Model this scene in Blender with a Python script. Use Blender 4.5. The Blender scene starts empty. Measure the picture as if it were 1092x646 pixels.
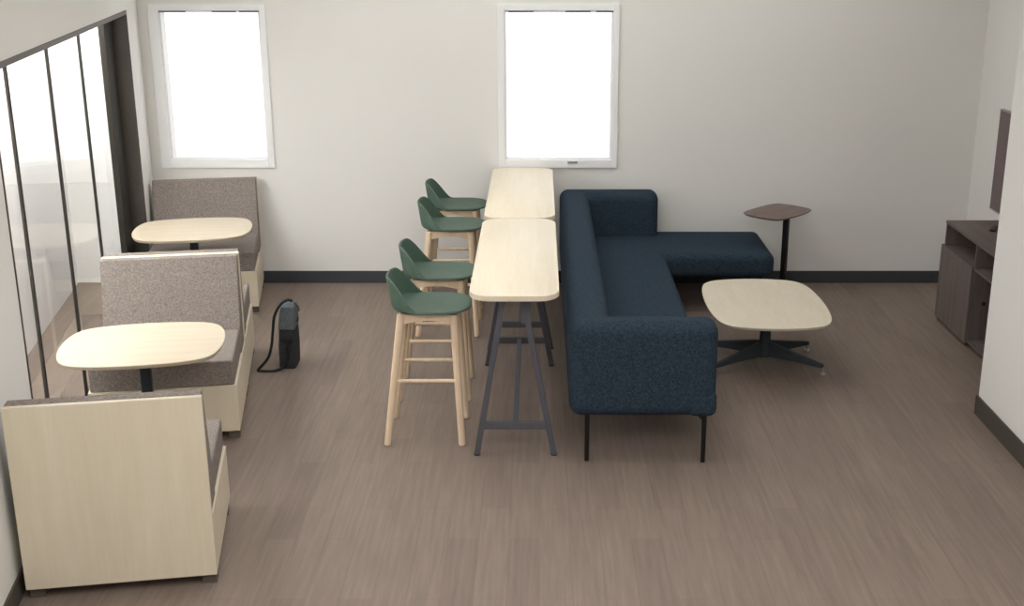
import bpy, bmesh, math, random
from mathutils import Vector, Matrix
R = math.radians
PHI = R(9.65)
random.seed(3)
scene = bpy.context.scene
COL = scene.collection

def NS(n, s, z=0.0):
    """left-wall frame (n = away from the wall, s = along it) to world"""
    return Vector((n*math.cos(PHI) - s*math.sin(PHI), n*math.sin(PHI) + s*math.cos(PHI), z))

# ------------------------------------------------------------------ materials
def srgb(r, g, b):
    def f(c):
        c /= 255.0
        return c/12.92 if c <= 0.04045 else ((c+0.055)/1.055)**2.4
    return (f(r), f(g), f(b), 1.0)

class NT:
    def __init__(self, name):
        self.m = bpy.data.materials.new(name); self.m.use_nodes = True
        self.t = self.m.node_tree; self.t.nodes.clear()
        self.out = self.n('ShaderNodeOutputMaterial')
    def n(self, typ, **kw):
        nd = self.t.nodes.new(typ)
        for k, v in kw.items():
            if k in nd.inputs.keys(): nd.inputs[k].default_value = v
            else: setattr(nd, k, v)
        return nd
    def l(self, a, ao, b, bi): self.t.links.new(a.outputs[ao], b.inputs[bi])
    def bsdf(self, **kw):
        b = self.n('ShaderNodeBsdfPrincipled')
        for k, v in kw.items(): b.inputs[k].default_value = v
        self.l(b, 'BSDF', self.out, 'Surface'); return b
    def coords(self, scale=(1,1,1), rot=(0,0,0), kind='Object'):
        tc = self.n('ShaderNodeTexCoord'); mp = self.n('ShaderNodeMapping')
        mp.inputs['Scale'].default_value = scale; mp.inputs['Rotation'].default_value = rot
        self.l(tc, kind, mp, 'Vector'); return mp
    def ramp(self, stops):
        r = self.n('ShaderNodeValToRGB'); e = r.color_ramp.elements
        e[0].position, e[0].color = stops[0]; e[1].position, e[1].color = stops[-1]
        for p, c in stops[1:-1]:
            x = e.new(p); x.color = c
        return r

def mat_plain(name, rgb, rough=0.5, metal=0.0, spec=0.5):
    t = NT(name); co = t.coords((9,9,9)); nz = t.n('ShaderNodeTexNoise', Scale=3.0)
    t.l(co, 'Vector', nz, 'Vector')
    c = srgb(*rgb); a = tuple(x*0.95 for x in c[:3])+(1,); b = tuple(min(1,x*1.05) for x in c[:3])+(1,)
    r = t.ramp([(0.3, a), (0.7, b)]); t.l(nz, 'Fac', r, 'Fac')
    p = t.bsdf(Roughness=rough, Metallic=metal); p.inputs['Specular IOR Level'].default_value = spec
    t.l(r, 'Color', p, 'Base Color'); return t.m

def mat_wood(name, dark, mid, light, scale=(14, 14, 0.9), rough=0.45, spec=0.35):
    t = NT(name); co = t.coords(scale)
    n1 = t.n('ShaderNodeTexNoise', Scale=1.6, Detail=5.0, Roughness=0.6)
    n2 = t.n('ShaderNodeTexNoise', Scale=7.0, Detail=3.0, Roughness=0.6)
    t.l(co, 'Vector', n1, 'Vector'); t.l(co, 'Vector', n2, 'Vector')
    mx = t.n('ShaderNodeMath', operation='MULTIPLY_ADD'); mx.inputs[1].default_value = 0.35
    t.l(n2, 'Fac', mx, 0); 
    m2 = t.n('ShaderNodeMath', operation='MULTIPLY'); m2.inputs[1].default_value = 0.65
    t.l(n1, 'Fac', m2, 0); t.l(m2, 'Value', mx, 2)
    r = t.ramp([(0.30, srgb(*dark)), (0.5, srgb(*mid)), (0.70, srgb(*light))])
    t.l(mx, 'Value', r, 'Fac')
    p = t.bsdf(Roughness=rough); p.inputs['Specular IOR Level'].default_value = spec
    t.l(r, 'Color', p, 'Base Color'); return t.m

def mat_fabric(name, dark, light, scale=260, bump=0.3, rough=0.95, stretch=(1,1,1), pos=(0.35, 0.65), sheen=0.0):
    t = NT(name); co = t.coords(stretch)
    n1 = t.n('ShaderNodeTexNoise', Scale=float(scale), Detail=2.0, Roughness=0.7)
    n2 = t.n('ShaderNodeTexNoise', Scale=float(scale)*0.23, Detail=2.0)
    t.l(co, 'Vector', n1, 'Vector'); t.l(co, 'Vector', n2, 'Vector')
    mx = t.n('ShaderNodeMath', operation='MULTIPLY_ADD'); mx.inputs[1].default_value = 0.72
    m2 = t.n('ShaderNodeMath', operation='MULTIPLY'); m2.inputs[1].default_value = 0.28
    t.l(n1, 'Fac', mx, 0); t.l(n2, 'Fac', m2, 0); t.l(m2, 'Value', mx, 2)
    r = t.ramp([(pos[0], srgb(*dark)), (pos[1], srgb(*light))]); t.l(mx, 'Value', r, 'Fac')
    p = t.bsdf(Roughness=rough); p.inputs['Specular IOR Level'].default_value = 0.1
    p.inputs['Sheen Weight'].default_value = sheen
    bp = t.n('ShaderNodeBump', Strength=bump, Distance=0.004)
    t.l(mx, 'Value', bp, 'Height'); t.l(bp, 'Normal', p, 'Normal')
    t.l(r, 'Color', p, 'Base Color'); return t.m

def mat_glass(name, r0=0.04, tint=(1,1,1,1)):
    """clear pane: transparent plus a Schlick mirror term that is the same from both sides"""
    t = NT(name)
    tr = t.n('ShaderNodeBsdfTransparent'); tr.inputs['Color'].default_value = tint
    gl = t.n('ShaderNodeBsdfGlossy'); gl.inputs['Roughness'].default_value = 0.015
    ge = t.n('ShaderNodeNewGeometry')
    dt = t.n('ShaderNodeVectorMath', operation='DOT_PRODUCT'); t.l(ge, 'Incoming', dt, 0); t.l(ge, 'Normal', dt, 1)
    ab = t.n('ShaderNodeMath', operation='ABSOLUTE'); t.l(dt, 'Value', ab, 0)
    om = t.n('ShaderNodeMath', operation='SUBTRACT'); om.inputs[0].default_value = 1.0; t.l(ab, 'Value', om, 1)
    pw = t.n('ShaderNodeMath', operation='POWER'); t.l(om, 'Value', pw, 0); pw.inputs[1].default_value = 5.0
    ma = t.n('ShaderNodeMath', operation='MULTIPLY_ADD'); t.l(pw, 'Value', ma, 0); ma.inputs[1].default_value = 0.5; ma.inputs[2].default_value = r0
    mx = t.n('ShaderNodeMixShader')
    t.l(ma, 'Value', mx, 0); t.l(tr, 'BSDF', mx, 1); t.l(gl, 'BSDF', mx, 2)
    t.l(mx, 'Shader', t.out, 'Surface'); return t.m

def mat_floor():
    t = NT('vinyl plank floor'); co = t.coords((1,1,1), (0,0,R(90)))
    br = t.n('ShaderNodeTexBrick', offset=0.37, offset_frequency=2, squash=1.0)
    br.inputs['Scale'].default_value = 1.0
    br.inputs['Brick Width'].default_value = 0.92; br.inputs['Row Height'].default_value = 0.155
    br.inputs['Mortar Size'].default_value = 0.0012; br.inputs['Mortar Smooth'].default_value = 0.2
    br.inputs['Bias'].default_value = 0.0
    br.inputs['Color1'].default_value = srgb(133,119,109); br.inputs['Color2'].default_value = srgb(125,111,102)
    br.inputs['Mortar'].default_value = srgb(114,101,92)
    t.l(co, 'Vector', br, 'Vector')
    c2 = t.coords((26, 1.3, 1)); nz = t.n('ShaderNodeTexNoise', Scale=1.5, Detail=4.0, Roughness=0.6)
    t.l(c2, 'Vector', nz, 'Vector')
    r = t.ramp([(0.3, (0.86,0.855,0.85,1)), (0.7, (1.10,1.10,1.10,1))]); t.l(nz, 'Fac', r, 'Fac')
    mx = t.n('ShaderNodeMix', data_type='RGBA', blend_type='MULTIPLY'); mx.inputs[0].default_value = 1.0
    t.t.links.new(br.outputs['Color'], mx.inputs[6]); t.t.links.new(r.outputs['Color'], mx.inputs[7])
    p = t.bsdf(Roughness=0.55); p.inputs['Specular IOR Level'].default_value = 0.25
    t.t.links.new(mx.outputs[2], p.inputs['Base Color']); return t.m

def mat_wall(name, rgb):
    t = NT(name); co = t.coords((1,1,1)); nz = t.n('ShaderNodeTexNoise', Scale=90.0, Detail=2.0)
    t.l(co, 'Vector', nz, 'Vector')
    p = t.bsdf(Roughness=0.9); p.inputs['Specular IOR Level'].default_value = 0.15
    n2 = t.n('ShaderNodeTexNoise', Scale=0.7); t.l(co, 'Vector', n2, 'Vector')
    c = srgb(*rgb)
    r = t.ramp([(0.3, tuple(x*0.98 for x in c[:3])+(1,)), (0.7, c)]); t.l(n2, 'Fac', r, 'Fac')
    t.l(r, 'Color', p, 'Base Color')
    bp = t.n('ShaderNodeBump', Strength=0.05, Distance=0.002); t.l(nz, 'Fac', bp, 'Height'); t.l(bp, 'Normal', p, 'Normal')
    return t.m

M = dict(
    wall=mat_wall('wall paint', (228,227,223)), hall=mat_wall('hall paint', (246,246,246)),
    hallgrey=mat_wall('hall grey patch', (228,228,227)),
    ceil=mat_wall('ceiling paint', (232,230,226)), floor=mat_floor(),
    base=mat_plain('charcoal rubber base', (60,62,67), 0.7), base2=mat_plain('brown rubber base', (74,69,62), 0.7),
    frame=mat_plain('bronze frame', (76,66,57), 0.5), door=mat_plain('dark bronze door', (78,72,64), 0.5),
    post=mat_plain('dark bronze post', (50,47,42), 0.7, 0, 0.15),
    white=mat_wall('white vinyl frame', (236,237,238)), shade_dash=mat_plain('grey gasket', (125,125,126), 0.6),
    glass=mat_glass('partition glass', 0.05), wglass=mat_glass('window glass', 0.02),
    maple=mat_wood('pale maple laminate', (209,197,175), (214,203,181), (219,209,189), (7,7,0.6)),
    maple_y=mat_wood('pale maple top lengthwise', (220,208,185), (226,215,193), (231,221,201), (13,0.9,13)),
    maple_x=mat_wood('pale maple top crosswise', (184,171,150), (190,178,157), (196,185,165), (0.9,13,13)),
    maple_c=mat_wood('pale maple coffee top', (208,199,179), (214,205,186), (220,211,193), (9,2.0,9)),
    ash=mat_wood('ash wood', (213,188,158), (224,201,173), (233,212,186), (20,20,1.2), 0.5),
    tweed=mat_fabric('grey brown tweed', (90,83,78), (166,156,149), 400, 0.25, pos=(0.36,0.64)),
    navy=mat_fabric('navy weave', (22,29,37), (64,81,96), 330, 0.5, stretch=(1,1,1), pos=(0.34,0.68)),
    green=mat_plain('sage green plastic', (79,100,87), 0.55, 0, 0.3),
    iron=mat_plain('slate grey metal', (84,84,92), 0.5, 0.0, 0.4),
    black=mat_plain('black metal', (14,14,15), 0.45, 0.0, 0.4),
    bluesteel=mat_plain('dark blue grey metal', (38,45,52), 0.35, 0.2, 0.5),
    slate=mat_plain('dark slate metal', (50,56,62), 0.5, 0.0, 0.4),
    chrome=mat_plain('brushed steel', (176,176,174), 0.35, 0.7),
    bootgrey=mat_plain('brown grey foot', (92,85,78), 0.6),
    walnut=mat_wood('grey walnut', (92,77,72), (112,96,90), (130,113,106), (1.2,12,12)),
    cab=mat_wood('grey brown laminate', (88,79,76), (105,95,91), (119,108,104), (10,10,0.7), 0.55, 0.2),
    cabtop=mat_wood('grey brown laminate top', (88,79,76), (104,93,89), (117,106,101), (10,0.8,10), 0.55, 0.2),
    screen=mat_plain('brown grey panel', (112,98,97), 0.6), silver=mat_plain('silver edge', (150,155,165), 0.4),
    bag=mat_fabric('dark grey nylon', (44,46,48), (70,73,75), 200, 0.2), bagflap=mat_fabric('grey nylon flap', (78,84,88), (112,118,122), 200, 0.2),
    strap=mat_plain('black webbing', (20,21,23), 0.7),
    hole=mat_plain('black grommet', (10,10,10), 0.6),
)

# ------------------------------------------------------------------ mesh helpers
def bm_new(): return bmesh.new()
def add_box(bm, x0, x1, y0, y1, z0, z1, mtx=None):
    vs = [bm.verts.new(p) for p in ((x0,y0,z0),(x1,y0,z0),(x1,y1,z0),(x0,y1,z0),(x0,y0,z1),(x1,y0,z1),(x1,y1,z1),(x0,y1,z1))]
    for f in ((0,3,2,1),(4,5,6,7),(0,1,5,4),(1,2,6,5),(2,3,7,6),(3,0,4,7)): bm.faces.new([vs[i] for i in f])
    if mtx: 
        for v in vs: v.co = mtx @ v.co
    return vs
def add_tube(bm, p0, p1, r0, r1=None, seg=20, caps=True):
    r1 = r0 if r1 is None else r1
    p0, p1 = Vector(p0), Vector(p1); d = (p1-p0).normalized()
    a = d.orthogonal().normalized(); b = d.cross(a)
    A = [bm.verts.new(p0 + (a*math.cos(2*math.pi*i/seg)+b*math.sin(2*math.pi*i/seg))*r0) for i in range(seg)]
    B = [bm.verts.new(p1 + (a*math.cos(2*math.pi*i/seg)+b*math.sin(2*math.pi*i/seg))*r1) for i in range(seg)]
    for i in range(seg):
        j = (i+1) % seg; bm.faces.new((A[i], A[j], B[j], B[i]))
    if caps: bm.faces.new(A[::-1]); bm.faces.new(B)
def add_bar(bm, p0, p1, w, h, up=(0,0,1)):
    """square section bar; w across, h along 'up'"""
    p0, p1 = Vector(p0), Vector(p1); d = (p1-p0).normalized(); s = d.cross(Vector(up)).normalized(); u = s.cross(d)
    q = [(-w/2,-h/2),(w/2,-h/2),(w/2,h/2),(-w/2,h/2)]
    A = [bm.verts.new(p0+s*x+u*y) for x, y in q]; B = [bm.verts.new(p1+s*x+u*y) for x, y in q]
    for i in range(4):
        j = (i+1) % 4; bm.faces.new((A[i], A[j], B[j], B[i]))
    bm.faces.new(A[::-1]); bm.faces.new(B)
def add_loft(bm, rings, caps=True):
    V = [[bm.verts.new(p) for p in r] for r in rings]; n = len(rings[0])
    for a, b in zip(V, V[1:]):
        for i in range(n):
            j = (i+1) % n; bm.faces.new((a[i], a[j], b[j], b[i]))
    if caps: bm.faces.new(V[0][::-1]); bm.faces.new(V[-1])
    return V
def add_sweep(bm, pts, r, seg=8, flat=None):
    """tube or flat band along a polyline"""
    pts = [Vector(p) for p in pts]; rings = []; up = Vector((0,1,0))
    for i, p in enumerate(pts):
        d = (pts[min(i+1, len(pts)-1)] - pts[max(i-1, 0)]).normalized()
        a = d.cross(up)
        if a.length < 1e-3: a = d.cross(Vector((1,0,0)))
        a.normalize(); b = a.cross(d).normalized()
        ra, rb = (r, r) if flat is None else (flat, r)
        rings.append([p + a*ra*math.cos(2*math.pi*k/seg) + b*rb*math.sin(2*math.pi*k/seg) for k in range(seg)])
    add_loft(bm, rings)
def obj(name, bm, mat, parent=None, bevel=0.0, seg=2, smooth=False, subsurf=0, kind=None):
    bmesh.ops.recalc_face_normals(bm, faces=bm.faces)
    me = bpy.data.meshes.new(name); bm.to_mesh(me); bm.free()
    me.materials.append(mat)
    o = bpy.data.objects.new(name, me); COL.objects.link(o)
    if smooth or bevel:
        for p in me.polygons: p.use_smooth = True
    if bevel:
        b = o.modifiers.new('bevel', 'BEVEL'); b.width = bevel; b.segments = seg; b.limit_method = 'ANGLE'; b.angle_limit = R(35)
        b.harden_normals = False
        w = o.modifiers.new('wn', 'WEIGHTED_NORMAL'); w.keep_sharp = False
    elif smooth == 'auto':
        me.set_sharp_from_angle(angle=R(40))
    if subsurf:
        s = o.modifiers.new('sub', 'SUBSURF'); s.levels = s.render_levels = subsurf
    if parent: o.parent = parent
    if kind: o['kind'] = kind
    return o
def boxo(name, b, mat, parent=None, bevel=0.0, seg=2, kind=None):
    bm = bm_new(); add_box(bm, *b); return obj(name, bm, mat, parent, bevel, seg, kind=kind)
def thing(name, label, cat, loc=(0,0,0), rz=0.0, group=None):
    o = bpy.data.objects.new(name, None); COL.objects.link(o); o.empty_display_size = 0.1
    o.location = loc; o.rotation_euler = (0,0,rz); o['label'] = label; o['category'] = cat
    if group: o['group'] = group
    return o
def tag(o, label, cat, group=None):
    o['label'] = label; o['category'] = cat
    if group: o['group'] = group
    return o
def struct_root(name, loc=(0,0,0), rz=0.0, label=None):
    o = bpy.data.objects.new(name, None); COL.objects.link(o); o.location = loc; o.rotation_euler = (0,0,rz); o['kind'] = 'structure'
    if label: o['label'] = label
    return o
def dup(root, loc, rz, label):
    r = root.copy(); COL.objects.link(r); r.location = loc; r.rotation_euler = (0,0,rz); r['label'] = label
    for ch in list(root.children):
        c = ch.copy(); COL.objects.link(c); c.parent = r
        for g in list(ch.children):
            d = g.copy(); COL.objects.link(d); d.parent = c
    return r
def super_outline(a, b, p, n=72):
    out = []
    for i in range(n):
        t = 2*math.pi*i/n; c, s = math.cos(t), math.sin(t)
        k = (abs(c)**p + abs(s)**p) ** (-1/p)
        out.append((a*k*c, b*k*s))
    return out
def soft_rect(a, b, k, P, n=120):
    """rectangle with gently bowed sides and small soft corners"""
    out = []
    for i in range(n):
        t = 2*math.pi*i/n; c, s = math.cos(t), math.sin(t); lo, hi = 0.2, 1.3
        for _ in range(40):
            m = (lo+hi)/2; x, y = abs(c)*m, abs(s)*m
            v = (y/(1-k*x*x))**P + (x/(1-k*y*y))**P if k*x*x < 1 and k*y*y < 1 else 9
            if v > 1: hi = m
            else: lo = m
        out.append((a*c*lo, b*s*lo))
    return out
def round_rect(x0, x1, y0, y1, r, n=10):
    out = []
    for cx, cy, a0 in ((x1-r,y1-r,0),(x0+r,y1-r,90),(x0+r,y0+r,180),(x1-r,y0+r,270)):
        for i in range(n+1):
            t = R(a0 + 90*i/n); out.append((cx+r*math.cos(t), cy+r*math.sin(t)))
    return out
def slab(bm, outline, z0, z1, under=0.0):
    """flat top with a softened edge; 'under' tucks the lower edge in"""
    e = 0.003
    xs = [p[0] for p in outline]; ys = [p[1] for p in outline]
    cx, cy = (min(xs)+max(xs))/2, (min(ys)+max(ys))/2; hx = (max(xs)-min(xs))/2; hy = (max(ys)-min(ys))/2
    def off(d): return [(cx+(x-cx)*(1-d/hx), cy+(y-cy)*(1-d/hy)) for x, y in outline]
    rings = [[(x,y,z0) for x,y in off(under+e)], [(x,y,z0+e) for x,y in off(under)], [(x,y,z1-e) for x,y in off(0)], [(x,y,z1) for x,y in off(e)]]
    add_loft(bm, rings)

# ------------------------------------------------------------------ room shell
YB = 10.18; CZ = 3.4; XR = 3.69; WN = -1.55; XS = 2.80
boxo('floor', (-5.2, 4.3, -2.6, YB+0.16, -0.08, 0), M['floor'], kind='structure')
boxo('ceiling', (-5.2, 4.3, -2.6, YB+0.16, CZ, CZ+0.1), M['ceil'], kind='structure')
WIN = [(-3.13, -2.301), (-0.291, 0.608)]; WZ = (1.09, 2.325)
bm = bm_new()
xs = [-5.2, WIN[0][0], WIN[0][1], WIN[1][0], WIN[1][1], 4.3]
for i in range(5):
    if i in (1, 3):
        add_box(bm, xs[i], xs[i+1], YB, YB+0.16, 0, WZ[0]); add_box(bm, xs[i], xs[i+1], YB, YB+0.16, WZ[1], CZ)
    else: add_box(bm, xs[i], xs[i+1], YB, YB+0.16, 0, CZ)
obj('wall_back', bm, M['wall'], kind='structure')
# left wall stands at a slight angle; it is opened for the glazed partition
S0, S1, ZT = 5.93, 10.0, 2.365
bm = bm_new(); T = 0.12
add_box(bm, WN-T, WN, -2.6, S0, 0, CZ); add_box(bm, WN-T, WN, S0, S1, ZT, CZ); add_box(bm, WN-T, WN, S1, 10.585, 0, CZ)
o = obj('wall_left', bm, M['wall'], kind='structure'); o.rotation_euler.z = PHI
bm = bm_new(); add_box(bm, XR, XR+0.12, XS and 7.06, YB, 0, CZ); obj('wall_right', bm, M['wall'], kind='structure')
bm = bm_new(); add_box(bm, XS, XR+0.12, -2.5, 7.18, 0, CZ); obj('wall_right_front', bm, M['wall'], kind='structure')
boxo('wall_front', (-2.6, 4.3, -2.6, -2.48, 0, CZ), M['wall'], kind='structure')
# hallway behind the partition
o = boxo('wall_hallway_left', (-2.40, -2.285, 3.2, 10.95, 0, CZ), M['hall'], kind='structure'); o.rotation_euler.z = PHI
o = boxo('wall_hallway_front', (-2.40, WN-T, 3.1, 3.2, 0, CZ), M['hall'], kind='structure'); o.rotation_euler.z = PHI

boxo('wall_hallway_patch', (-3.80, -3.42, YB-0.03, YB, 0.0, CZ), M['hallgrey'], kind='structure')  # grey patch added before the back wall, greys the view through the farthest pane
# baseboards
boxo('baseboard_back', (-3.27, XR, YB-0.014, YB, 0, 0.108), M['base'], bevel=0.003, kind='structure')
bm = bm_new(); add_box(bm, WN, WN+0.012, -2.4, S0, 0, 0.11); add_box(bm, WN, WN+0.012, S1, 10.58, 0, 0.11)
o = obj('baseboard_left', bm, M['base2'], kind='structure'); o.rotation_euler.z = PHI
bm = bm_new(); add_box(bm, XS-0.012, XS, -2.4, 7.192, 0, 0.125); add_box(bm, XS-0.012, XR, 7.18, 7.192, 0, 0.125)
obj('baseboard_right', bm, M['base2'], kind='structure')
boxo('baseboard_right_rear', (XR-0.012, XR, 7.192, YB-0.014, 0, 0.108), M['base'], kind='structure')

# windows
for k, (x0, x1) in enumerate(WIN):
    w = struct_root('window_%d' % (k+1), (0, YB, 0), label=['tall white framed window nearest the glazed partition', 'tall white framed window behind the bar tables'][k])
    bm = bm_new(); c = 0.062; d = 0.022; z0, z1 = WZ
    a0, a1 = (x0-0.085, x1+0.05) if k == 0 else (x0-0.06, x1+0.05)
    add_box(bm, a0, x0, -d, 0, z0-0.07, z1+0.05); add_box(bm, x1, a1, -d, 0, z0-0.07, z1+0.05)
    add_box(bm, x0, x1, -d, 0, z1, z1+0.05); add_box(bm, x0, x1, -d, 0, z0-0.07, z0)
    obj('casing', bm, M['white'], w, 0.004)
    bm = bm_new(); s = 0.014
    for b in ((x0, x0+s, z0, z1), (x1-s, x1, z0, z1), (x0+s, x1-s, z0, z0+s), (x0+s, x1-s, z1-s, z1)):
        add_box(bm, b[0], b[1], 0.0, 0.06, b[2], b[3])
    obj('window_frame', bm, M['white'], w, 0.002)
    bm = bm_new(); bm.faces.new([bm.verts.new(p) for p in ((x0+s,0.03,z0+s),(x1-s,0.03,z0+s),(x1-s,0.03,z1-s),(x0+s,0.03,z1-s))]); obj('pane', bm, M['wglass'], w)
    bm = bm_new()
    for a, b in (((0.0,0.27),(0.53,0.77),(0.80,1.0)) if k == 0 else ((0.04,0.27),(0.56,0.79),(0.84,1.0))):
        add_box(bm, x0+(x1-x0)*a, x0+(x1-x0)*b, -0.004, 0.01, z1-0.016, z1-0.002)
    obj('shade_dash', bm, M['shade_dash'], w)  # broken line of shade under the window head, modelled as thin grey strips
    if k == 1:
        boxo('latch', (x1-0.37, x1-0.285, -0.034, -0.02, z0-0.027, z0-0.012), M['shade_dash'], w, 0.003)  # actual latch, in the same grey as the shade strips

# glazed partition set deep in the opening of the left wall, dark metal lining around it
g = struct_root('window_3', (0,0,0), PHI, 'floor to head glazed partition with dark slim mullions in the left wall')
GN = -1.68
bm = bm_new(); add_box(bm, WN-T-0.02, WN+0.006, S0+0.012, S1, ZT-0.032, ZT); obj('header', bm, M['frame'], g, 0.002)
bm = bm_new(); add_box(bm, WN-T-0.02, WN+0.006, S0, S0+0.012, 0, ZT); obj('jamb', bm, M['frame'], g, 0.001)
bm = bm_new(); add_box(bm, WN-T-0.02, WN+0.006, S1-0.012, S1, 0, ZT-0.032); obj('jamb', bm, M['door'], g, 0.002)
bm = bm_new(); add_box(bm, GN-0.02, GN+0.02, S0+0.012, 9.60, 0, 0.06); obj('sill_rail', bm, M['frame'], g, 0.002)
bm = bm_new(); add_box(bm, GN-0.02, GN+0.025, 9.60, S1-0.035, 0, ZT-0.032); obj('end_post', bm, M['post'], g, 0.002)
bm = bm_new(); add_box(bm, GN-0.02, GN+0.01, S1-0.035, S1-0.012, 0, ZT-0.032); obj('groove', bm, M['black'], g)
MS = [6.745, 7.735, 8.73]
for s in MS:
    bm = bm_new(); add_box(bm, GN-0.006, GN+0.010, s-0.016, s+0.016, 0.06, ZT-0.032); obj('mullion', bm, M['post'], g, 0.002)
edges = [S0+0.012] + MS + [9.60]
for i in range(4):
    a = edges[i] + (0.016 if i else 0); b = edges[i+1] - (0.016 if i < 3 else 0)
    bm = bm_new(); bm.faces.new([bm.verts.new(p) for p in ((GN,a,0.06),(GN,b,0.06),(GN,b,ZT-0.032),(GN,a,ZT-0.032))]); obj('pane', bm, M['glass'], g)

# ------------------------------------------------------------------ booth seats
def make_booth(label, loc, rz):
    t = thing('booth_bench', label, 'booth bench', loc, rz, 'booth benches along the left wall')
    W = 0.4275; D = 0.836
    boxo('back_panel', (-W, W, 0, 0.028, 0.06, 0.96), M['maple'], t, 0.003)
    bm = bm_new(); add_box(bm, -W, W, 0.0285, D, 0.06, 0.355); obj('base', bm, M['maple'], t, 0.003)
    boxo('seat_cushion', (-W+0.012, W-0.012, 0.05, D-0.004, 0.356, 0.512), M['tweed'], t, 0.012, 3)
    bm = bm_new(); w = W-0.006
    prof = [(0.029,0.356),(0.255,0.356),(0.235,0.512),(0.094,0.963),(0.029,0.963)]
    add_loft(bm, [[(-w,y,z) for y,z in prof],[(w,y,z) for y,z in prof]])
    obj('backrest', bm, M['tweed'], t, 0.006, 3)
    for sx in (-1, 1):
        for y in (0.035, D-0.105):
            x = sx*(W-0.04); boxo('leg', (x-0.035, x+0.035, y, y+0.07, 0, 0.0605), M['bootgrey'], t, 0.003)
    return t
b0 = make_booth('nearest booth bench, showing its pale wood back panel to the front', NS(-1.078, 5.242), PHI)
dup(b0, NS(-1.082, 7.812), PHI+math.pi, 'second booth bench from the front, grey seat behind the nearer booth table')
dup(b0, NS(-1.084, 7.814), PHI, 'booth bench backed against the second bench, turned away toward the farther booth table')
dup(b0, NS(-1.098, 10.370), PHI+math.pi, 'farthest booth bench, its grey seat against the back wall under the left window')

def make_booth_table(label, loc):
    t = thing('booth_table', label, 'table', loc, PHI, 'booth tables along the left wall')
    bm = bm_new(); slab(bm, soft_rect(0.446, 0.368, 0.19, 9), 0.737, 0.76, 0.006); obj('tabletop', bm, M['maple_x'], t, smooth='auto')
    boxo('column', (-0.03, 0.03, -0.03, 0.03, 0.012, 0.72), M['bluesteel'], t, 0.006)
    bm = bm_new(); add_box(bm, -0.18, 0.18, -0.16, 0.16, 0.72, 0.737); obj('mounting_plate', bm, M['bluesteel'], t, 0.002)
    bm = bm_new(); slab(bm, super_outline(0.25, 0.24, 5), 0, 0.014); obj('base_plate', bm, M['bluesteel'], t, smooth='auto')
    return t
t0 = make_booth_table('pale oval-cornered booth table in front of the second booth bench', NS(-1.114, 6.650))
dup(t0, NS(-1.114, 9.375), PHI, 'pale oval-cornered booth table in front of the farthest booth bench')

# ------------------------------------------------------------------ messenger bag on the floor
bag = thing('messenger_bag', 'dark grey upright messenger bag with black strap on floor beside second booth', 'bag', (-1.775, 8.0, 0))
def bagring(z, hw, y0, y1): return [(-hw,y0,z),(hw,y0,z),(hw,y1,z),(-hw,y1,z)]
bm = bm_new(); add_loft(bm, [[(x+o_,y,z) for x,y,z in bagring(z,hw,y0,y1)] for z,hw,y0,y1,o_ in ((0.0,0.058,0,0.17,0),(0.16,0.060,-0.003,0.18,0.002),(0.32,0.053,0.0,0.17,0.008),(0.42,0.046,0.01,0.155,0.014))])
obj('bag_body', bm, M['bag'], bag, 0.016, 3)
bm = bm_new(); add_loft(bm, [[(x+o_,y,z) for x,y,z in bagring(z,hw,y0,y1)] for z,hw,y0,y1,o_ in ((0.29,0.058,-0.008,0.178,0.006),(0.38,0.053,-0.006,0.17,0.012),(0.452,0.047,0.0,0.155,0.018),(0.465,0.038,0.01,0.14,0.020))])
obj('flap', bm, M['bagflap'], bag, 0.012, 3)
boxo('buckle', (-0.03+0.005, 0.052, -0.016, 0.0, 0.205, 0.232), M['strap'], bag, 0.004)
bm = bm_new(); add_tube(bm, (0.018,-0.014,0.185), (0.018,0.0,0.185), 0.018, seg=20); obj('clasp', bm, M['strap'], bag, smooth='auto')
def catmull(P, k=8):
    P = [Vector(p) for p in P]; Q = []
    for i in range(len(P)-1):
        a, b, c, e = P[max(i-1,0)], P[i], P[i+1], P[min(i+2,len(P)-1)]
        for j in range(k):
            u = j/k; Q.append(0.5*((2*b)+(c-a)*u+(2*a-5*b+4*c-e)*u*u+(3*b-a-3*c+e)*u**3))
    return Q + [P[-1]]
bm = bm_new()
add_sweep(bm, catmull([(0.048,0.05,0.488),(0.02,0.02,0.503),(-0.025,-0.01,0.475),(-0.065,-0.02,0.40),(-0.082,-0.02,0.30),(-0.10,-0.02,0.18),(-0.13,-0.03,0.09),(-0.20,-0.04,0.008),(-0.165,-0.06,0.007),(-0.08,-0.055,0.009),(-0.025,-0.03,0.03),(0.012,-0.02,0.09),(0.018,-0.018,0.17)]), 0.0105, 10, 0.010)
obj('shoulder_strap', bm, M['strap'], bag, smooth=True)
bm = bm_new(); add_sweep(bm, catmull([(0.058,0.06,0.475),(0.085,0.06,0.445),(0.092,0.06,0.41)]), 0.004, 8); obj('strap_end', bm, M['strap'], bag, smooth=True)
bm = bm_new(); add_sweep(bm, catmull([(0.06,0.06,0.33),(0.078,0.06,0.345),(0.08,0.06,0.37)]), 0.004, 8)
obj('strap_end', bm, M['strap'], bag, smooth=True)

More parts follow.
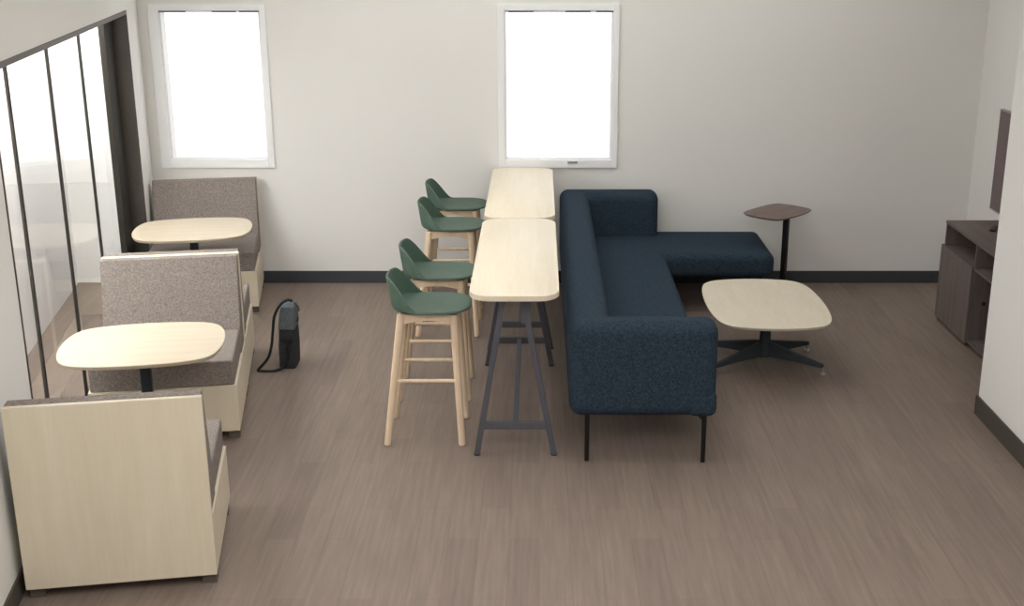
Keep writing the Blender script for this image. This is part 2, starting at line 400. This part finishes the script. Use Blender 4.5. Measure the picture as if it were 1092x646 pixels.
# ------------------------------------------------------------------ bar tables
TX = -0.142; BT = 1.03
def make_bar_table(label, loc):
    t = thing('bar_table', label, 'table', loc, 0, 'bar height tables end to end')
    L = 0.932; W = 0.2525
    bm = bm_new(); slab(bm, round_rect(-W, W, -L, L, 0.125, 14), BT-0.034, BT); obj('tabletop', bm, M['maple_y'], t, smooth='auto')
    for y in (-0.765, 0.765):
        f = obj('trestle_leg', leg_pair(y, -1), M['iron'], t, 0.003); obj('trestle_leg', leg_pair(y, 1), M['iron'], t, 0.003)
        bm = bm_new(); add_box(bm, -0.195, 0.195, y-0.015, y+0.015, 0.165, 0.21); obj('crossbar', bm, M['iron'], t, 0.002)
        bm = bm_new(); add_box(bm, 0.035, 0.092, y-0.022, y+0.022, 0.82, BT-0.055); obj('bracket', bm, M['iron'], t, 0.002)
        bm = bm_new(); add_box(bm, -0.19, 0.19, y-0.03, y+0.03, BT-0.055, BT-0.034); obj('top_bearer', bm, M['black'], t, 0.002)
        for sx in (-1, 1):
            bm = bm_new(); add_tube(bm, (sx*0.227, y, 0), (sx*0.227, y, 0.008), 0.02); obj('foot_pad', bm, M['black'], t, smooth='auto')
    bm = bm_new(); add_box(bm, -0.016, 0.016, -0.75, 0.75, 0.17, 0.205); obj('stretcher', bm, M['iron'], t, 0.002)
    return t
def leg_pair(y, sx):
    bm = bm_new(); w, dd = 0.0175, 0.02
    xt = -0.062 if sx < 0 else 0.068; zt = BT-0.055 if sx < 0 else 0.86
    rings = [[(sx*0.227-w,y-dd,0.006),(sx*0.227+w,y-dd,0.006),(sx*0.227+w,y+dd,0.006),(sx*0.227-w,y+dd,0.006)],
             [(xt-w,y-dd,zt),(xt+w,y-dd,zt),(xt+w,y+dd,zt),(xt-w,y+dd,zt)]]
    add_loft(bm, rings); return bm
bt = make_bar_table('nearer pale-topped bar table on grey trestle legs, beside the sofa', (TX, 7.318, 0))
dup(bt, (TX, 9.205, 0), 0, 'farther pale-topped bar table, its far end under the middle window')

# ------------------------------------------------------------------ bar stools
def make_stool(label, loc):
    t = thing('bar_stool', label, 'stool', loc, 0, 'green bar stools at the bar tables')
    a, b, H0 = 0.236, 0.222, 0.80
    # shell: seat pan that sweeps up into a wrap-around low back at -x
    N = 72; bm = bm_new(); rings = []
    def rim_h(th):
        c = -math.cos(th)          # 1 at the rear
        u = max(0.0, min(1.0, (c-0.30)/(0.80-0.30))); s = u*u*(3-2*u)
        return 0.012 + 0.182*(0.55*s+0.45*u)
    for r, f in ((0.25,0),(0.5,0),(0.72,0),(0.88,0),(0.955,0.015),(0.99,0.07),(1.0,0.20),(1.0,0.5),(1.0,0.75),(1.0,0.92),(1.0,1.0)):
        ring = []
        for i in range(N):
            th = 2*math.pi*i/N; c, s = math.cos(th), math.sin(th); p = 2.9
            k = (abs(c)**p+abs(s)**p)**(-1/p); h = rim_h(th)
            lean = 0.030*f*max(0,-c)*(h/0.194)
            nar = 1.0 - 0.10*f*(h/0.194)*abs(s)
            ring.append((a*k*c*r-lean, b*k*s*r*nar, H0+0.022 - 0.012*math.exp(-(r/0.7)**2) + h*f))
        rings.append(ring)
    V = add_loft(bm, rings, caps=False)
    cv = bm.verts.new((0,0,H0+0.010))
    for i in range(N): bm.faces.new((V[0][i], V[0][(i+1)%N], cv))
    o = obj('seat_shell', bm, M['green'], t, smooth=True)
    m = o.modifiers.new('solid', 'SOLIDIFY'); m.thickness = 0.014; m.offset = -1; m.use_even_offset = False
    bv = o.modifiers.new('soft', 'SUBSURF'); bv.levels = bv.render_levels = 1
    feet = {(-1,-1):(-0.270,-0.216),(1,-1):(0.180,-0.216),(-1,1):(-0.270,0.210),(1,1):(0.180,0.210)}
    tops = {(-1,-1):(-0.168,-0.150),(1,-1):(0.140,-0.150),(-1,1):(-0.168,0.150),(1,1):(0.140,0.150)}
    ZT_ = 0.805
    def at(k, z):
        u = z/ZT_; f, p = feet[k], tops[k]; return Vector((f[0]+(p[0]-f[0])*u, f[1]+(p[1]-f[1])*u, z))
    for k in feet:
        bm = bm_new(); add_tube(bm, at(k,0), at(k,0.006), 0.0165, 0.0205, 24); add_tube(bm, at(k,0.006), at(k,ZT_), 0.0205, 0.0245, 24)
        obj('leg', bm, M['ash'], t, smooth='auto')
    for sy in (-1, 1):
        bm = bm_new(); add_tube(bm, at((-1,sy),0.40), at((1,sy),0.40), 0.012, seg=16); obj('rung', bm, M['ash'], t, smooth='auto')
    bm = bm_new(); n = 10
    def rail(p, q):
        p, q = Vector(p), Vector(q); d = (q-p); nrm = Vector((-d.y, d.x, 0)).normalized()*0.011
        R_ = []
        for i in range(n+1):
            u = i/n; c = p + d*u; zb = 0.742 + 0.028*math.sin(math.pi*u)
            R_.append([(c.x-nrm.x,c.y-nrm.y,zb),(c.x+nrm.x,c.y+nrm.y,zb),(c.x+nrm.x,c.y+nrm.y,0.806),(c.x-nrm.x,c.y-nrm.y,0.806)])
        add_loft(bm, R_)
    for p, q in (((-1,-1),(1,-1)),((1,-1),(1,1)),((1,1),(-1,1)),((-1,1),(-1,-1))):
        A, B = at(p,0.77), at(q,0.77); rail((A.x,A.y,0),(B.x,B.y,0))
    obj('apron', bm, M['ash'], t, smooth='auto')
    return t
s0 = make_stool('nearest green bar stool on ash legs, at the near end of the bar tables', (-0.645, 6.905, 0))
dup(s0, (-0.650, 7.625, 0), 0, 'second green bar stool from the front, just behind the nearest one')
dup(s0, (-0.655, 8.93, 0), 0, 'third green bar stool from the front, at the farther bar table')
dup(s0, (-0.660, 9.63, 0), 0, 'farthest green bar stool, close to the back wall')

# ------------------------------------------------------------------ sofa
sofa = thing('sofa', 'dark navy L-shaped sofa with chaise along the back wall and black legs', 'sofa', (0,0,0))
X0, X1, Y0, Y1 = 0.170, 1.014, 6.42, 10.14; ZB, ZS, ZTOP = 0.283, 0.485, 0.855
XC = 1.00   # end of the short back on the window wall
def cwrap(ib, ia, ie, xa):
    # C-shaped plan, ib: long back thickness, ia: arm thickness, ie: end back thickness, xa: arm length
    return [(X0,Y0),(xa,Y0),(xa,Y0+ia),(X0+ib,Y0+ia),(X0+ib,Y1-ie),(XC,Y1-ie),(XC,Y1),(X0,Y1)]
lv = [(ZB,0.29,0.225,0.245,X1),(ZTOP,0.235,0.20,0.21,X1)]
bm = bm_new(); add_loft(bm, [[(x,y,z) for x,y in cwrap(ib,ia,ie,xa)] for z,ib,ia,ie,xa in lv])
obj('backrest', bm, M['navy'], sofa, 0.075, 6)
bm = bm_new()
L = [(X0+0.2,Y0+0.16),(0.862,Y0+0.16),(0.862,Y0+0.004),(X1-0.002,Y0+0.004),(X1-0.002,9.32),(1.885,9.32),(1.885,Y1-0.01),(X0+0.2,Y1-0.01)]
add_loft(bm, [[(x,y,z) for x,y in L] for z in (ZB,ZS)])
obj('seat', bm, M['navy'], sofa, 0.065, 6)
# lower side piece under the arm that shows the seat end at the front corner
bm = bm_new(); add_box(bm, 0.846, X1+0.004, Y0-0.004, Y0+0.2, ZB+0.004, 0.440); obj('seat_end', bm, M['navy'], sofa, 0.045, 5)
def sofa_leg(x, y, dx):
    bm = bm_new(); add_tube(bm, (x,y,0), (x,y,ZB+0.035), 0.0135, 0.0145, 16)
    if dx < 0: add_sweep(bm, [(x,y,ZB-0.035),(x-0.006,y,ZB-0.018),(x-0.02,y,ZB-0.003),(x-0.035,y,ZB+0.012)], 0.010, 10, 0.008)
    obj('leg', bm, M['black'], sofa, smooth='auto')
for x, y, dx in ((0.275,6.47,1),(0.950,6.45,-1),(0.275,9.95,1),(1.80,9.95,-1),(1.80,9.45,-1),(0.95,8.2,-1),(0.275,8.2,1)): sofa_leg(x, y, dx)

# ------------------------------------------------------------------ coffee table
ct = thing('coffee_table', 'low pale coffee table on dark four-arm base, in front of the sofa', 'table', (1.587, 8.146, 0))
bm = bm_new(); slab(bm, soft_rect(0.418, 0.594, 0.15, 9), 0.428, 0.45, 0.008); obj('tabletop', bm, M['maple_c'], ct, smooth='auto')
cc = (0.02, 0.0)
bm = bm_new(); add_loft(bm, [[(cc[0]+x*k,cc[1]+y*k,z) for x,y in round_rect(-1,1,-1,1,0.4,5)] for z,k in ((0.05,0.040),(0.20,0.036),(0.415,0.030))]); obj('column', bm, M['slate'], ct, smooth='auto')
bm = bm_new(); add_box(bm, -0.15, 0.15, -0.2, 0.2, 0.413, 0.428); obj('mounting_plate', bm, M['slate'], ct, 0.002)
for sx in (-1,1):
    for sy in (-1,1):
        e = Vector((0.006+sx*0.379, cc[1]+sy*0.25, 0)); s = Vector((cc[0]+sx*0.02, cc[1]+sy*0.013, 0)); d_ = (e-s).normalized(); nrm = Vector((-d_.y, d_.x, 0))
        def sec(p, z0, z1, w): return [p-nrm*w+Vector((0,0,z0)), p+nrm*w+Vector((0,0,z0)), p+nrm*w*0.7+Vector((0,0,z1)), p-nrm*w*0.7+Vector((0,0,z1))]
        bm = bm_new(); add_loft(bm, [sec(s,0.055,0.165,0.026), sec(s.lerp(e,0.5),0.058,0.118,0.024), sec(e,0.048,0.074,0.02)])
        leg = obj('base_arm', bm, M['slate'], ct, 0.004)
        bm = bm_new(); add_tube(bm, e+Vector((0,0,0)), e+Vector((0,0,0.008)), 0.024, 0.022); add_tube(bm, e+Vector((0,0,0.008)), e+Vector((0,0,0.02)), 0.022, 0.009); add_tube(bm, e+Vector((0,0,0.02)), e+Vector((0,0,0.05)), 0.008)
        gl = obj('glide', bm, M['chrome'], leg, smooth='auto')

# ------------------------------------------------------------------ side table
st = thing('side_table', 'small dark walnut laptop side table on black post beside the chaise', 'table', (1.965, 9.746, 0), R(46))
bm = bm_new(); slab(bm, soft_rect(0.285, 0.203, 0.12, 9), 0.722, 0.74, 0.012); obj('tabletop', bm, M['walnut'], st, smooth='auto')
bm = bm_new(); cx_, cy_ = 0.055, -0.055
add_loft(bm, [[(cx_+x,cy_+y,z) for x,y in round_rect(-0.022,0.022,-0.022,0.022,0.008,4)] for z in (0.01,0.71)]); obj('post', bm, M['black'], st, smooth='auto')
boxo('mounting_plate', (cx_-0.08, cx_+0.08, cy_-0.06, cy_+0.06, 0.708, 0.7225), M['black'], st, 0.002)
bm = bm_new(); slab(bm, super_outline(0.18, 0.13, 4.5), 0, 0.012); obj('base_plate', bm, M['black'], st, smooth='auto')

# ------------------------------------------------------------------ media cabinet, remote, wall panel
cab = thing('media_cabinet', 'low grey-brown media cabinet with open shelves against the right wall', 'cabinet', (0,0,0))
CX, CYE = 3.17, 9.165; CYN = 7.55; ZC = 0.80; XB = XR-0.014
boxo('cabinet_top', (CX-0.004, XB, CYN, CYE+0.004, ZC-0.022, ZC), M['cabtop'], cab, 0.002)
bm = bm_new(); add_box(bm, CX, XB, CYE-0.02, CYE, 0.0, ZC-0.022); obj('side_panel', bm, M['cab'], cab, 0.001)
bm = bm_new(); add_box(bm, CX, XB, CYN, CYN+0.02, 0.0, ZC-0.022); obj('side_panel', bm, M['cab'], cab, 0.001)
bm = bm_new(); add_box(bm, CX, XB-0.012, 8.474, 8.492, 0.055, ZC-0.022); dv = obj('divider', bm, M['cab'], cab, 0.001)
bm = bm_new(); add_tube(bm, (3.262,8.475,0.335), (3.262,8.469,0.335), 0.014, seg=20); obj('cable_grommet', bm, M['hole'], dv, smooth='auto')
bm = bm_new(); add_box(bm, XB-0.012, XB, CYN+0.02, CYE-0.02, 0.055, ZC-0.022); obj('back_panel', bm, M['cab'], cab)
bm = bm_new(); add_box(bm, CX, XB-0.012, 8.492, CYE-0.02, 0.585, 0.603); obj('shelf', bm, M['cabtop'], cab)
bm = bm_new(); add_box(bm, CX, XB-0.012, CYN+0.02, 8.474, 0.585, 0.603); obj('shelf', bm, M['cabtop'], cab)
bm = bm_new(); add_box(bm, CX, XB-0.012, CYN+0.02, 8.474, 0.035, 0.055); add_box(bm, CX, XB-0.012, 8.474, CYE-0.02, 0.035, 0.055); obj('bottom_panel', bm, M['cabtop'], cab)
bm = bm_new(); add_box(bm, CX+0.06, CX+0.08, CYN+0.02, CYE-0.02, 0.0, 0.035); obj('toe_kick', bm, M['hole'], cab)
boxo('door', (CX-0.021, CX-0.001, 8.478, CYE+0.006, 0.025, 0.612), M['cab'], cab, 0.002)
rm = thing('remote_control', 'slim black remote control lying on the media cabinet', 'remote', (3.425, 8.86, ZC), R(-28))
boxo('remote_body', (-0.022, 0.022, -0.085, 0.085, 0.001, 0.017), M['black'], rm, 0.005)
bm = bm_new()
for i in range(6):
    for j in (-1, 1): add_box(bm, j*0.009-0.005, j*0.009+0.005, -0.06+i*0.02, -0.05+i*0.02, 0.0165, 0.019)
obj('buttons', bm, M['iron'], rm)
tv = thing('wall_screen', 'flat dark brown-grey screen mounted on the right wall above the cabinet', 'screen', (XR, 0, 0))
boxo('screen_panel', (-0.05, -0.028, 8.14, 9.56, 0.815, 1.60), M['screen'], tv, 0.002)
bm = bm_new(); add_box(bm, -0.052, -0.02, 8.135, 9.565, 1.60, 1.608); obj('bezel', bm, M['silver'], tv); bm = bm_new(); add_box(bm, -0.052, -0.02, 8.135, 9.565, 0.807, 0.815); obj('bezel', bm, M['silver'], tv)
boxo('wall_mount', (-0.028, 0.0, 8.5, 9.2, 1.0, 1.4), M['black'], tv)

# ------------------------------------------------------------------ light
def area(name, loc, size, power, color=(1,1,1), rot=(0,0,0), spread=180):
    l = bpy.data.lights.new(name, 'AREA'); l.shape = 'RECTANGLE'; l.size, l.size_y = size; l.energy = power; l.color = color
    o = bpy.data.objects.new(name, l); COL.objects.link(o); o.location = loc; o.rotation_euler = rot; l.spread = R(spread); return o
area('ceiling_light_main', (-0.3, 7.0, CZ-0.03), (2.4, 3.0), 44, (1.0, 1.0, 0.985))
area('ceiling_light_front', (0.2, 2.2, CZ-0.03), (3.4, 3.0), 150, (1.0, 0.99, 0.975))
area('ceiling_light_back', (0.2, 9.25, CZ-0.03), (5.6, 0.5), 27, (1.0, 0.99, 0.97))
area('hallway_light', NS(-1.98, 7.2, CZ-0.03), (0.5, 5.0), 6, (1,1,1), (0,0,PHI))
area('hallway_wall_fill', NS(-1.72, 7.4, 2.85), (1.0, 5.4), 210, (1,1,1), (0, R(90), PHI), 150)  # added fill lamp, out of sight above the header, whitens the hallway wall
area('hallway_end_fill', NS(-1.98, 3.5, 1.75), (0.5, 2.2), 75, (1,1,1), (R(90), 0, PHI))  # added fill panel hidden behind the solid wall, brightens the hallway lower down

w = bpy.data.worlds.new('daylight'); scene.world = w; w.use_nodes = True
nt = w.node_tree; bg = nt.nodes['Background']
bg.inputs['Color'].default_value = (1.0, 1.0, 1.0, 1); bg.inputs['Strength'].default_value = 1.6

# ------------------------------------------------------------------ camera
cam = bpy.data.cameras.new('camera'); co = bpy.data.objects.new('camera', cam); COL.objects.link(co)
co.location = (0, 0, 2.97); co.rotation_euler = (R(90-17.236), 0, 0)
cam.sensor_fit = 'HORIZONTAL'; cam.sensor_width = 36.0
cam.lens = 1288.04/1092*36.0; cam.shift_x = -(575.36-546)/1092; cam.clip_start = 0.05; cam.clip_end = 100
scene.camera = co
scene.view_settings.view_transform = 'Standard'
scene.view_settings.look = 'None'
scene.view_settings.exposure = 0.0
scene.cycles.max_bounces = 10
scene.cycles.diffuse_bounces = 6
scene.cycles.transparent_max_bounces = 12
